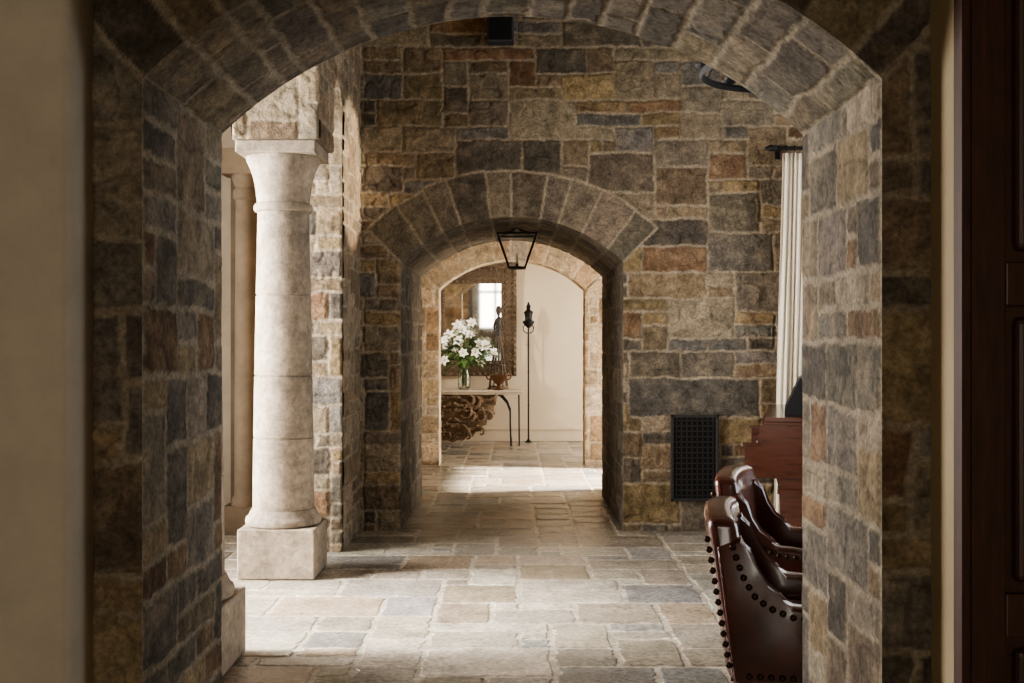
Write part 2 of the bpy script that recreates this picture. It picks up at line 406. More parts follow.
# ------------------------------------------------------------------ floor
def floor():
    rng=np.random.default_rng(12)
    x0,x1,y0,y1=-4.3,5.2,2.45,16.6; u=.155
    nx=int((x1-x0)/u)+1; ny=int((y1-y0)/u)+1
    g,RR=layout(nx,ny,rng,(1,2,2,3,3,4,4),(1,2,2,2,3,3))
    pal=[((.300,.256,.202),5),((.330,.288,.230),4),((.245,.216,.180),3),((.375,.332,.272),3),((.290,.230,.168),2),((.225,.213,.195),3.5)]
    cols=pick(pal,len(RR),rng,.20)
    V=[];F=[];C=[]
    for k,(i0,i1,j0,j1) in enumerate(RR):
        gpx=.003
        ax,bx,ay,by=x0+i0*u+gpx,min(x0+i1*u,x1+.1)-gpx,y0+j0*u+gpx,min(y0+j1*u,y1+.1)-gpx
        ax+=random.uniform(-.002,.006);bx-=random.uniform(-.002,.006);ay+=random.uniform(-.002,.006);by-=random.uniform(-.002,.006)
        pts=[]
        def seg(p,q,nrm):
            n=max(2,int(math.dist(p,q)/.028))
            ph=random.uniform(0,6)
            for t in range(n):
                f=t/n; j=random.uniform(0,.009)+.005*math.sin(ph+f*7)
                if random.random()<.13: j+=random.uniform(.004,.020)
                if t==0: j+=random.uniform(.004,.018)
                pts.append((p[0]+(q[0]-p[0])*f-nrm[0]*j,p[1]+(q[1]-p[1])*f-nrm[1]*j))
        seg((ax,ay),(bx,ay),(0,-1));seg((bx,ay),(bx,by),(1,0));seg((bx,by),(ax,by),(0,1));seg((ax,by),(ax,ay),(-1,0))
        cx,cy=(ax+bx)/2,(ay+by)/2
        dz=random.uniform(-.0025,-.001); c=cols[k]
        sx,sy=random.uniform(-.005,.005),random.uniform(-.007,.007)
        def addp(a,z,c,t):
            n=len(V)
            for p in pts:
                x,y=cx+(p[0]-cx)*(1-2*a/(bx-ax)),cy+(p[1]-cy)*(1-2*a/(by-ay))
                V.append((x,y,z+t*(sx*(x-cx)+sy*(y-cy)))); C.append(c)
            return list(range(n,n+len(pts)))
        r0=addp(0,-.009,c*1.0,0); r1=addp(.002,-.003+dz,c*1.05,1); r2=addp(.010,dz,c,1)
        n=len(pts)
        for A,B in ((r0,r1),(r1,r2)):
            for t in range(n): F.append((A[t],A[(t+1)%n],B[(t+1)%n],B[t]))
        F.append(tuple(r2))
    n=len(V); gc=np.array((.42,.365,.29))
    for p in ((-4.4,-3.3),(5.3,-3.3),(5.3,16.8),(-4.4,16.8)): V.append((p[0],p[1],-.0055)); C.append(gc)
    F.append((n,n+1,n+2,n+3))
    me=bpy.data.meshes.new('floor'); me.from_pydata(V,[],F); me.update()
    at=me.attributes.new('col','FLOAT_COLOR','POINT')
    at.data.foreach_set('color',np.concatenate([np.array(C),np.ones((len(C),1))],1).ravel().astype(np.float32))
    me.materials.append(M['tile'])
    o=link(bpy.data.objects.new('floor',me)); o['kind']='structure'
floor()

# ------------------------------------------------------------------ plain shell
def struct(name,mb,m,smooth=False,parent=None):
    o=mb.build(name,m,parent,smooth); 
    if not parent: o['kind']='structure'
    return o
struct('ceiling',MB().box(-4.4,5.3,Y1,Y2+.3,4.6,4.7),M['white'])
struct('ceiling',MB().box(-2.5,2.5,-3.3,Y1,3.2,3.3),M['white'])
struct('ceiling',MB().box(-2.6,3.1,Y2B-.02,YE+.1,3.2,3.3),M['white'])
mb=MB(); x0,x1=-3.65,-3.5
mb.box(x0,x1,Y1,5.1,0,4.6).box(x0,x1,7.7,Y2+.2,0,4.6).box(x0,x1,5.1,7.7,3.8,4.6).box(x0,x1,5.1,7.7,0,.15)
struct('wall_left',mb,M['plaster'])
struct('wall_aisle',MB().box(-3.6,-1.29,Y2+.005,Y2+.2,0,4.6),M['plaster'])
mb=MB().box(-2.22,-1.95,Y2-.05,Y2+.01,0,2.85).box(-2.26,-1.91,Y2-.22,Y2+.01,2.80,3.0).box(-2.24,-1.93,Y2-.20,Y2+.01,0,.22)
mb.lathe([(.10,.2),(.115,.22),(.115,.27),(.092,.30),(.088,1.5),(.082,2.6),(.10,2.62),(.10,2.68),(.085,2.70),(.12,2.81)],28,(-2.085,Y2-.10,0))
struct('trim_1',mb,M['pilaster'],True)
mb=MB(); x0,x1=5.2,5.35
mb.box(x0,x1,Y1,3.6,0,4.6).box(x0,x1,7.4,Y2B,0,4.6).box(x0,x1,3.6,7.4,3.5,4.6).box(x0,x1,3.6,7.4,0,.25)
struct('wall_right',mb,M['plaster'])
YP=2.48
mb=MB().bbox(-2.5,-1.0,YP,Y1+.03,0,3.2,.02,3); struct('wall_plaster_left',mb,M['plaster'],True)
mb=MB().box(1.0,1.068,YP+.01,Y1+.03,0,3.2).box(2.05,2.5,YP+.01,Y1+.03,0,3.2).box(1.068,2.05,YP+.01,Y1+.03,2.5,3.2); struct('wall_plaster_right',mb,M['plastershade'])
struct('wall_side_left',MB().box(-2.6,-2.5,-3.3,Y1,0,3.2),M['plaster'])
struct('wall_side_right',MB().box(2.5,2.6,-3.3,Y1,0,3.2),M['plaster'])
mb=MB().box(-2.5,-1.5,-3.4,-3.3,0,3.2).box(.0,2.5,-3.4,-3.3,0,3.2).box(-1.5,.0,-3.4,-3.3,2.7,3.2).box(-1.5,.0,-3.4,-3.3,0,.5)
struct('wall_rear',mb,M['plaster'])
mb=MB()
for x in (-1.46,-.55,-.04): mb.box(x-.04,x+.04,-3.38,-3.33,.5,2.7)
for z in (.54,1.75,2.66): mb.box(-1.5,0,-3.38,-3.33,z-.04,z+.04)
struct('window_1',mb,M['door'])
struct('wall_hall_left',MB().box(-2.6,-2.5,Y2B-.02,YE+.1,0,3.2),M['cream'])
mb=MB(); mb.box(3.0,3.1,Y2B,11.55,0,3.2).box(3.0,3.1,12.65,14.0,0,3.2).box(3.0,3.1,16.0,YE+.1,0,3.2).box(3.0,3.1,11.55,12.65,2.7,3.2).box(3.0,3.1,14.0,16.0,2.7,3.2)
struct('wall_hall_right',mb,M['cream'])
struct('wall_end',MB().box(-2.5,3.0,YE,YE+.1,0,3.2),M['cream'])
struct('baseboard_end',MB().box(-2.5,3.0,YE-.025,YE-.001,.0,.17).box(-2.5,3.0,YE-.040,YE-.001,.17,.195),M['cream'])

# door on the right with casing
dr=thing('door_1',None,None,(1.0,YP,0)); dr['kind']='structure'
mb=MB()
for (a,b,yf) in ((0.0,.018,-.035),(.018,.05,-.045),(.05,.068,-.025)): mb.box(a,b,yf,.009,0,2.6)
mb.box(.068,1.05,-.03,.009,2.5,2.6).box(.98,1.05,-.04,.009,0,2.5)
mb.build('casing',M['door'],dr)
mb=MB(); mb.bbox(.07,.978,.02,.05,.01,2.498,.003)
for (a,b) in ((.07,.115),(.92,.978)): mb.bbox(a,b,.002,.03,.01,2.498,.004)
for (a,b) in ((.01,.20),(.83,.93),(1.58,1.68),(2.36,2.498)): mb.bbox(.115,.92,.002,.03,a,b,.004)
mb.build('door_leaf',M['door'],dr)
for (a,b) in ((.20,.83),(.93,1.58),(1.68,2.36)):
    mb=MB(); mb.bbox(.135,.895,-.004,.035,a+.025,b-.025,.016,3); mb.build('door_panel',M['door'],dr)

# ------------------------------------------------------------------ columns
def column(loc,label):
    t=thing('stone_column',label,'column',loc,0)
    MB().bbox(-.243,.243,-.243,.243,.001,.315,.008,2).build('plinth',M['lime'],t)
    p=[(.228,.315),(.240,.325),(.243,.345),(.238,.365),(.222,.378),(.218,.39),(.210,.405),(.203,.42)]
    MB().lathe(p,40).build('base_moulding',M['lime'],t,True)
    pr=[]
    z0,z1=.42,2.335
    joints=[.88,1.28,1.80]
    zs=sorted([z0+(z1-z0)*i/24 for i in range(25)]+[j+d for j in joints for d in (-.007,-.003,.003,.007)])
    for z in zs:
        f=(z-z0)/(z1-z0); r=.197-.032*f**1.3
        if any(abs(z-j)<.004 for j in joints): r-=.007
        pr.append((r,z))
    MB().lathe(pr,48).build('shaft',M['lime'],t,True)
    p=[(.165,2.335),(.182,2.34),(.190,2.355),(.190,2.372),(.182,2.388),(.170,2.395),(.170,2.41),(.174,2.44),(.181,2.50),(.193,2.56),(.211,2.615),(.230,2.655),(.236,2.67),(.236,2.69)]
    MB().lathe(p,44).build('capital',M['lime'],t,True)
    MB().bbox(-.252,.252,-.252,.252,2.69,2.769,.008,2).build('abacus',M['lime'],t)
    return t
c2=column((-1.487,7.16,0),'round pale limestone column fully visible in front of the left stone pier')
c1=copy_tree(c2); c1.location=(-1.535,5.10,0); c1['label']='nearer pale limestone column mostly hidden by the left arch jamb, its plinth showing'

# ------------------------------------------------------------------ vent grille
vx0,vx1=(670-512)*Y2/1100,(718-512)*Y2/1100; vz0,vz1=1.5-(500-341)*Y2/1100,1.5-(414-341)*Y2/1100
t=thing('vent_grille','black iron floor-level vent grille set in the stone wall right of the archway','vent',((vx0+vx1)/2,Y2-.036,vz0))
w=(vx1-vx0)/2;h=vz1-vz0
mb=MB(); fw=.024
mb.bbox(-w,w,-.012,.012,0,fw,.004).bbox(-w,w,-.012,.012,h-fw,h,.004).bbox(-w,-w+fw,-.012,.012,0,h,.004).bbox(w-fw,w,-.012,.012,0,h,.004); mb.build('frame',M['ventiron'],t)
mb=MB(); nx=8; cs=(2*w-2*fw)/nx; nz=int((h-2*fw)/cs+.5); cz=(h-2*fw)/nz
for i in range(nx+1):
    for k in range(nz+1):
        cx,cy=-w+fw+i*cs,fw+k*cz
        pts=[]
        for q in range(12):
            a=2*PI*q/12; px=cx+cs*.62*math.cos(a); pz=cy+cz*.62*math.sin(a)
            pts.append((max(-w+fw*.7,min(w-fw*.7,px)),0,max(fw*.7,min(h-fw*.7,pz))))
        mb.tube(pts,.0032,5,True)
mb.build('lattice',M['ventiron'],t)
MB().box(-w+.01,w-.01,.010,.013,.01,h-.01).build('backing',M['black'],t)

# ------------------------------------------------------------------ box high on wall
bx0,bx1=(487-512)*8.6/1100,(514-512)*8.6/1100
t=thing('wall_speaker','small dark grey box speaker mounted high on the stone wall above the archway','speaker',((bx0+bx1)/2,Y2-.03,3.83))
MB().bbox(-.105,.105,-.16,-.03,0,.24,.008).build('cabinet',M['grey'],t)
MB().bbox(-.09,.09,-.168,-.158,.015,.225,.004).build('front_grille',M['black'],t)
MB().box(-.03,.03,-.03,.028,.08,.16).build('bracket',M['iron'],t)

# ------------------------------------------------------------------ lantern
LY=9.6
t=thing('hanging_lantern','black iron tapered lantern with glass sides hanging under the middle archway vault','lantern',((517-512)*LY/1100,LY,2.14))
mb=MB(); a0,a1,hz=.068,.168,.29
for sx in (-1,1):
    for sy in (-1,1):
        mb.tube([(sx*a0,sy*a0,0),(sx*(a0+.04),sy*(a0+.04),.12),(sx*a1,sy*a1,hz)],.009,6)
for (a,z) in ((a0,0),(a1,hz)):
    for s in (-1,1):
        mb.box(-a-.008,a+.008,s*a-.008,s*a+.008,z-.008,z+.01); mb.box(s*a-.008,s*a+.008,-a,a,z-.008,z+.01)
mb.build('frame',M['iron'],t)
mb=MB()
for sx in (-1,1):
    for sy in (-1,1): mb.tube([(sx*a1,sy*a1,hz),(sx*.08,sy*.08,hz+.02),(sx*.015,sy*.015,hz+.048)],.007,6)
mb.lathe([(.06,.334),(.06,.341)],16).build('ceiling_mount',M['iron'],t)
mb=MB()
for s in (-1,1):
    mb.add([(-a0,s*a0,.01),(a0,s*a0,.01),(a1,s*a1,hz),(-a1,s*a1,hz)],[(0,1,2,3)]); mb.add([(s*a0,-a0,.01),(s*a0,a0,.01),(s*a1,a1,hz),(s*a1,-a1,hz)],[(0,1,2,3)])
mb.build('glass_pane',M['glass'],t,fix=False)
MB().lathe([(.05,.006),(.055,.014),(.012,.022),(.012,.04)],14).build('candle_holder',M['iron'],t)
MB().lathe([(.010,.04),(.010,.13)],10).build('candle',M['candle'],t)

# ------------------------------------------------------------------ ring chandelier
t=thing('ring_chandelier','dark iron ring chandelier partly hidden by the near arch at upper right','chandelier',(1.36,5.55,2.86))
mb=MB(); n=64
prof=[(.385,.0),(.398,-.016),(.410,0),(.405,.016),(.390,.018)]
v=[];f=[]
for k in range(n):
    a=2*PI*k/n
    for r,z in prof: v.append((r*math.cos(a),r*math.sin(a),z))
for k in range(n):
    for i in range(5): f.append((k*5+i,((k+1)%n)*5+i,((k+1)%n)*5+(i+1)%5,k*5+(i+1)%5))
mb.add(v,f).build('ring',M['greyiron'],t,True)
for k in range(3):
    a=2*PI*k/3+.5
    MB().tube([(.395*math.cos(a),.395*math.sin(a),.015),(.02*math.cos(a),.02*math.sin(a),.8)],.006,6).build('chain',M['greyiron'],t)
MB().tube([(0,0,.79),(0,0,1.735)],.008,6).build('rod',M['greyiron'],t)
MB().lathe([(.07,1.715),(.05,1.735),(.05,1.739)],16).build('canopy',M['greyiron'],t)
for k in range(6):
    a=2*PI*k/6; c=MB().lathe([(.014,.014),(.035,.025),(.04,.035),(.014,.04),(.014,.06)],12,(.397*math.cos(a),.397*math.sin(a),0)).build('candle_cup',M['greyiron'],t)
    MB().lathe([(.012,.06),(.012,.15)],10,(.397*math.cos(a),.397*math.sin(a),0)).build('candle',M['candle'],c)

# ------------------------------------------------------------------ curtain and rod
cy=8.53; cx0,cx1=2.10,2.62
mb=MB(); nx=200; nz=28; v=[];f=[]
for k in range(nz+1):
    tz=k/nz; z=.03+tz*2.93
    for i in range(nx+1):
        s=i/nx; spread=1+.13*(1-tz)
        x=cx1-(cx1-cx0)*(1-s)*spread
        y=cy+((.010+.003*tz)*math.sin(s*2*PI*15+1.0*math.sin(tz*5))+.008*math.sin(s*2*PI*5.3+1+1.5*tz)+.003*math.sin(s*2*PI*23+3*tz))*(.8+.4*(1-tz))
        v.append((x,y,z))
for k in range(nz):
    for i in range(nx): f.append((k*(nx+1)+i,k*(nx+1)+i+1,(k+1)*(nx+1)+i+1,(k+1)*(nx+1)+i))
o=mb.add(v,f).build('curtain',M['curtain'],None,True,fix=False)
sol=o.modifiers.new('thick','SOLIDIFY'); sol.thickness=.003
tag(o,'ivory pleated floor-length curtain hanging behind the piano','curtain')
t=thing('curtain_rod','black iron curtain rod with turned finial and bracket above the ivory curtain','curtain rod',(2.04,cy,3.0))
MB().tube([(0,0,0),(2.4,0,0)],.014,10).build('rod',M['iron'],t,True)
mb=MB(); mb.ell((-.03,0,0),(.035,.026,.026)); mb.ell((-.065,0,0),(.014,.014,.014)); mb.lathe([(.02,-.02),(.02,.02)],10); mb.build('finial',M['iron'],t,True)
for x in (.06,2.3):
    MB().tube([(x,0,0),(x,.10,0),(x,.17,-.01)],.009,8).box(x-.02,x+.02,.165,.175,-.06,.05).build('bracket',M['iron'],t)
for i in range(8):
    x=.09+i*.062; MB().tube([(x,.022*math.cos(a),.022*math.sin(a)) for a in [2*PI*q/12 for q in range(12)]],.004,5,True).build('curtain_ring',M['iron'],t,True)

# ------------------------------------------------------------------ grand piano
PX,PY=1.47,6.95
t=thing('grand_piano','polished dark mahogany grand piano with black music desk at right before the curtain','piano',(PX,PY,0),math.radians(-14))
outl=[(.36,0.0),(.75,0.0)]
for i in range(13):
    s=i/12; outl.append((.75+1.0*s,.0+.95*(s*s*(3-2*s))))
outl+=[(1.80,1.10),(1.80,1.25),(1.74,1.37),(1.62,1.44),(1.45,1.46),(.36,1.46)]
fn=lambda x,y,z:(x,y,z)
MB().prism(outl,.70,.985,fn).build('case',M['mahog'],t)
cxm,cym=.9,.75
lid=[(cxm+(x-cxm)*1.015,cym+(y-cym)*1.02) for x,y in outl]; lid[0]=(.125,lid[0][1]); lid[-1]=(.125,lid[-1][1])
MB().prism(lid,1.000,1.024,fn).build('lid',M['mahog'],t)
# cheek: straight front, a flat step, then a short hollow curve up to the flat lid
ck=[(0,.70),(0,.842),(.006,.850),(.076,.850),(.080,.862),(.082,.90),(.090,.94),(.104,.968),(.128,.982),(.130,.998),(.37,.998),(.37,.655),(.08,.655),(.03,.662),(.010,.678)]
for y0 in (0,1.39):
    k=MB().prism(ck,y0,y0+.07,lambda x,z,y:(x,y,z)).build('cheek',M['mahog'],t)
    ys_=(-.012,.004) if y0==0 else (1.456,1.472)
    MB().bbox(-.014,.086,ys_[0],ys_[1],.842,.862,.005,2).build('moulding',M['mahog'],k)
    MB().bbox(.122,.37,ys_[0],ys_[1],.976,.996,.005,2).build('moulding',M['mahog'],k)
MB().bbox(-.020,.40,-.016,1.476,.640,.676,.012,3).build('key_slip_moulding',M['mahog'],t)
MB().bbox(.03,.40,.07,1.39,.67,.735,.006).build('keybed',M['mahog'],t)
mb=MB()
for i in range(52):
    y=.11+i*(1.24/52); mb.box(.04,.16,y+.0008,y+1.24/52-.0008,.735,.757)
mb.build('white_keys',M['ivory'],t)
mb=MB()
for i in range(51):
    if i%7 in (2,6): continue
    y=.11+(i+1)*(1.24/52); mb.box(.09,.16,y-.005,y+.005,.757,.768)
mb.build('black_keys',M['black'],t)
MB().bbox(.165,.19,.07,1.39,.74,.995,.004).build('fallboard',M['mahog'],t)
for (x,y) in ((.285,.10),(.285,1.34),(1.42,1.12)):
    zt=.640 if x<1 else .70
    mb=MB()
    def sq(z0,z1,a,b):
        mb.add([(x-a,y-a,z0),(x+a,y-a,z0),(x+a,y+a,z0),(x-a,y+a,z0),(x-b,y-b,z1),(x+b,y-b,z1),(x+b,y+b,z1),(x-b,y+b,z1)],[(3,2,1,0),(4,5,6,7),(0,1,5,4),(1,2,6,5),(2,3,7,6),(3,0,4,7)])
    sq(.07,.54,.052,.074); sq(.54,.57,.086,.086); sq(.57,zt,.076,.092)
    l=mb.build('leg',M['mahog'],t)
    mb=MB().ell((x,y,.027),(.018,.027,.027)); mb.tube([(x,y,.03),(x,y,.07)],.014,8); mb.build('caster',M['bronze'],l)
mb=MB().tube([(.46,.66,.70),(.46,.66,.16)],.016,8).tube([(.46,.80,.70),(.46,.80,.16)],.016,8).bbox(.40,.54,.60,.86,.10,.16,.01)
for k in range(3): mb.bbox(.30,.42,.65+k*.065,.68+k*.065,.105,.12,.004)
mb.build('pedal_lyre',M['mahog'],t)
MB().prism([(.245,1.0245),(.44,1.0245),(.44,1.245),(.37,1.275),(.34,1.262),(.245,1.06)],.22,.70,lambda x,z,y:(x,y,z)).build('music_desk',M['black'],t)

# ------------------------------------------------------------------ leather armchairs
def rounded(poly,rads,n=5):
    out=[]
    N=len(poly)
    for i,(p,r) in enumerate(zip(poly,rads)):
        p=Vector(p);a=Vector(poly[i-1]);b=Vector(poly[(i+1)%N])
        u=(a-p).normalized();w=(b-p).normalized()
        if r<=0: out.append(tuple(p)); continue
        for k in range(n+1):
            t=k/n; q=(p+u*r)*(1-t)**2+p*2*t*(1-t)+(p+w*r)*t*t; out.append(tuple(q))
    return out
def armchair(loc,rz,label):
    t=thing('leather_armchair',label,'armchair',loc,rz)
    ZB=.34
    def inset(poly,d):
        c=Vector((sum(p[0] for p in poly)/len(poly),sum(p[1] for p in poly)/len(poly)))
        res=[];N=len(poly)
        for i,p in enumerate(poly):
            a=Vector(poly[i-1]);b=Vector(poly[(i+1)%N]); tg=(b-a).normalized(); nn=Vector((-tg.y,tg.x))
            if nn.dot(c-Vector(p))<0: nn=-nn
            res.append(tuple(Vector(p)+nn*d))
        return res
    # backrest: a padded slab, leaning and gently bowed
    sec=rounded([(-.285,ZB+.01),(-.185,ZB+.01),(-.262,.895),(-.365,.895)],[.01,.01,.038,.038],6)
    rings=[]
    ys=[-.300,-.296,-.285,-.262]+[-.22+.44*i/10 for i in range(11)]+[.262,.285,.296,.300]
    for y in ys:
        e=(.300-abs(y)); d=.030*(1-math.sqrt(max(0,1-(1-min(e,.03)/.03)**2))); q=1-(y/.30)**2
        rings.append([(x-.026*q,y,z+.016*q*max(0,(z-.6)/.3)) for x,z in inset(sec,d)])
    MB().loft(rings).build('backrest',M['leather'],t,True)
    # side panels: flat padded arm on top that sweeps up into the back
    for s in (-1,1):
        poly=[(.305,ZB),(.305,.60)]
        prof=rounded(poly,[.012,.03],5)
        sweep=[(-.02,.606),(-.08,.610),(-.13,.625),(-.175,.660),(-.210,.715),(-.235,.780),(-.252,.835)]
        full=prof+sweep+[(-.335,.80),(-.275,ZB)]
        rr=[]
        for yy,d in ((.222,.018),(.227,.009),(.238,.003),(.255,0),(.285,0),(.299,.003),(.306,.010),(.309,.018)):
            rr.append([(x,s*yy,z) for x,z in inset(full,d)])
        a=MB().loft(rr).build('armrest',M['leather'],t,True)
        pts=[Vector((x,s*.310,z-.036)) for x,z in [(.28,.60),(.10,.603)]+sweep[:2]]+[Vector((x-.030,s*.310,z-.022)) for x,z in sweep[2:]]
        def run(pts,step):
            mb=MB(); acc=0
            for a,b in zip(pts,pts[1:]):
                L=(b-a).length
                while acc<=L:
                    p=a+(b-a)*(acc/L); mb.ell(p,(.012,.008,.012),8,5); acc+=step
                acc-=L
            mb.build('nailhead_trim',M['nail'],t,True)
        run(pts,.036)
        run([Vector((.28,s*.310,ZB+.028)),Vector((-.24,s*.310,ZB+.028))],.036)
    # nails up the back edges
        run([Vector((-.292-.078*k/10,s*.301,.40+.46*k/10)) for k in range(11)],.036)
    MB().bbox(-.20,.325,-.218,.218,.39,.525,.045,4).build('seat_cushion',M['leather'],t,True)
    MB().bbox(-.225,.295,-.225,.225,.33,.40,.01,2).build('seat_frame',M['leather'],t)
    for sx,sy in ((1,1),(1,-1),(-1,1),(-1,-1)):
        mb=MB(); x,y=(.262 if sx>0 else -.235),sy*.262; ox=.01*sx if sx>0 else -.04; zt=.345
        mb.add([(x-.027,y-.027,zt),(x+.027,y-.027,zt),(x+.027,y+.027,zt),(x-.027,y+.027,zt),(x-.017+ox,y-.017,0),(x+.017+ox,y-.017,0),(x+.017+ox,y+.017,0),(x-.017+ox,y+.017,0)],
               [(0,1,2,3),(7,6,5,4),(0,4,5,1),(1,5,6,2),(2,6,7,3),(3,7,4,0)])
        mb.build('leg',M['door'],t)
    return t
ch=armchair((1.085,3.97,0),math.radians(-12),'nearer oxblood leather armchair with nailhead trim, in front at the right jamb')
c=copy_tree(ch); c.location=(1.335,5.02,0); c.rotation_euler=(0,0,math.radians(-20)); c['label']='farther oxblood leather armchair with nailhead trim, between the nearer chair and piano'

# ------------------------------------------------------------------ far room: console table
TY0,TY1=15.62,16.35; TZ=.80
t=thing('console_table','carved wood console table with pale top and iron leg by the end wall','table',(-.60,(TY0+TY1)/2,0))
hy=(TY1-TY0)/2
mb=MB().bbox(-.98,.765,-hy,hy,TZ-.022,TZ,.006).bbox(-.96,.745,-hy+.015,hy-.015,TZ-.055,TZ-.022,.008); mb.build('tabletop',M['top'],t)
mb=MB(); rnd=random.Random(3); AXC=-.25; FY=-.30
half=[(.64,.745),(.66,.70),(.63,.66),(.64,.60),(.60,.57),(.61,.51),(.56,.48),(.57,.41),(.51,.38),(.50,.31),(.43,.29),(.42,.22),(.34,.21),(.30,.14),(.22,.14),(.15,.08),(.07,.09),(0,.05)]
body=[(AXC+x*.97,z) for x,z in half]+[(AXC-x*.97,z) for x,z in half[-2::-1]]
mb.prism(body,FY+.03,.24,lambda x,z,y:(x,y,z))
def scroll(x0,z0,ang,L,curl,s):
    p=[];x,z,a=x0,z0,ang
    for i in range(34):
        p.append((AXC+s*x,FY-.01+.03*math.sin(i*.2),z)); st=L/34
        x+=st*math.cos(a); z+=st*math.sin(a); a+=curl*(.03+.34*(i/33)**2.0)
    mb.tube(p,[.032-.018*i/33 for i in range(34)],6)
    for i in range(3,26,3):
        q=p[i]; mb.ell((q[0]+rnd.uniform(-.035,.035),FY+rnd.uniform(-.02,.02),q[2]+rnd.uniform(-.035,.035)),(rnd.uniform(.016,.034),.045,rnd.uniform(.012,.024)),7,5)
for s in (-1,1):
    for (x0,z0,ang,L,curl) in ((.0,.72,-.2,.62,-1),(.02,.62,-.6,.62,1),(.02,.52,-.1,.55,1),(.02,.40,-.5,.50,1),(.0,.30,.2,.42,-1),(.02,.12,.9,.40,-1),(.18,.58,.1,.55,-1),(.30,.40,.9,.45,-1),(.22,.22,.7,.38,-1),(.38,.70,-.5,.40,1)):
        scroll(x0,z0,ang,L,curl,s)
mb.build('carved_apron',M['carvedpale'],t,True)
for y in (-.28,.28):
    pts=[(.40,y,TZ-.056),(.46,y,.70),(.53,y,.62),(.575,y,.50),(.575,y,.30),(.58,y,.12),(.59,y,.008)]
    MB().tube(pts,[.012]*6+[.016],8).build('iron_leg',M['iron'],t,True)
    MB().tube([(.70,y,TZ-.056),(.702,y,.40),(.705,y,.008)],.010,8).build('iron_leg',M['iron'],t,True)
    MB().tube([(-.90,y,TZ-.056),(-.93,y,.45),(-.94,y,.008)],.013,8).build('iron_leg',M['iron'],t,True)

# mirror
t=thing('wall_mirror','tall mirror in a heavy carved wood frame hanging above the console table','mirror',(-.585,YE-.012,.98))
t.rotation_euler=(math.radians(2.0),0,0)
mw,mh,fw,ft=.655,1.72,.235,.33
mb=MB()
mb.bbox(-mw,mw,-.06,0,0,fw,.012).bbox(-mw,mw,-.06,0,mh-ft,mh,.012).bbox(-mw,-mw+fw,-.06,0,fw,mh-ft,.012).bbox(mw-fw,mw,-.06,0,fw,mh-ft,.012)
mb.bbox(-mw-.03,mw+.03,-.10,0,mh-.05,mh,.012).bbox(-mw-.01,mw+.01,-.08,0,mh-.09,mh-.05,.01)
mb.build('frame',M['carved'],t)
mb=MB()
for k in range(int(mh/.085)):
    for s in (-1,1):
        z=.05+k*.085
        if z>mh-.12: continue
        mb.ell((s*(mw-.035),-.068,z),(.034,.036,.034),7,5)
        mb.tube([(s*(mw-.122)+.044*math.cos(a)*(1-a/14),-.074,z+.038*math.sin(a)*(1-a/14)) for a in [q*.7 for q in range(16)]],.013,5)
        mb.ell((s*(mw-.208),-.066,z),(.020,.026,.030),6,4)
for k in range(int(2*(mw-fw)/.085)+1):
    x=-mw+fw+k*.085
    for z in (.035,.195,mh-.115,mh-.30): mb.ell((x,-.068,z),(.030,.032,.024),7,5)
    for z in (.115,mh-.205): mb.tube([(x+.040*math.cos(a)*(1-a/14),-.074,z+.042*math.sin(a)*(1-a/14)) for a in [q*.7 for q in range(16)]],.013,5)
mb.build('carving',M['carved'],t,True)
MB().box(-mw+fw-.005,mw-fw+.005,-.03,-.02,fw-.005,mh-ft+.005).build('mirror_glass',M['mirror'],t)

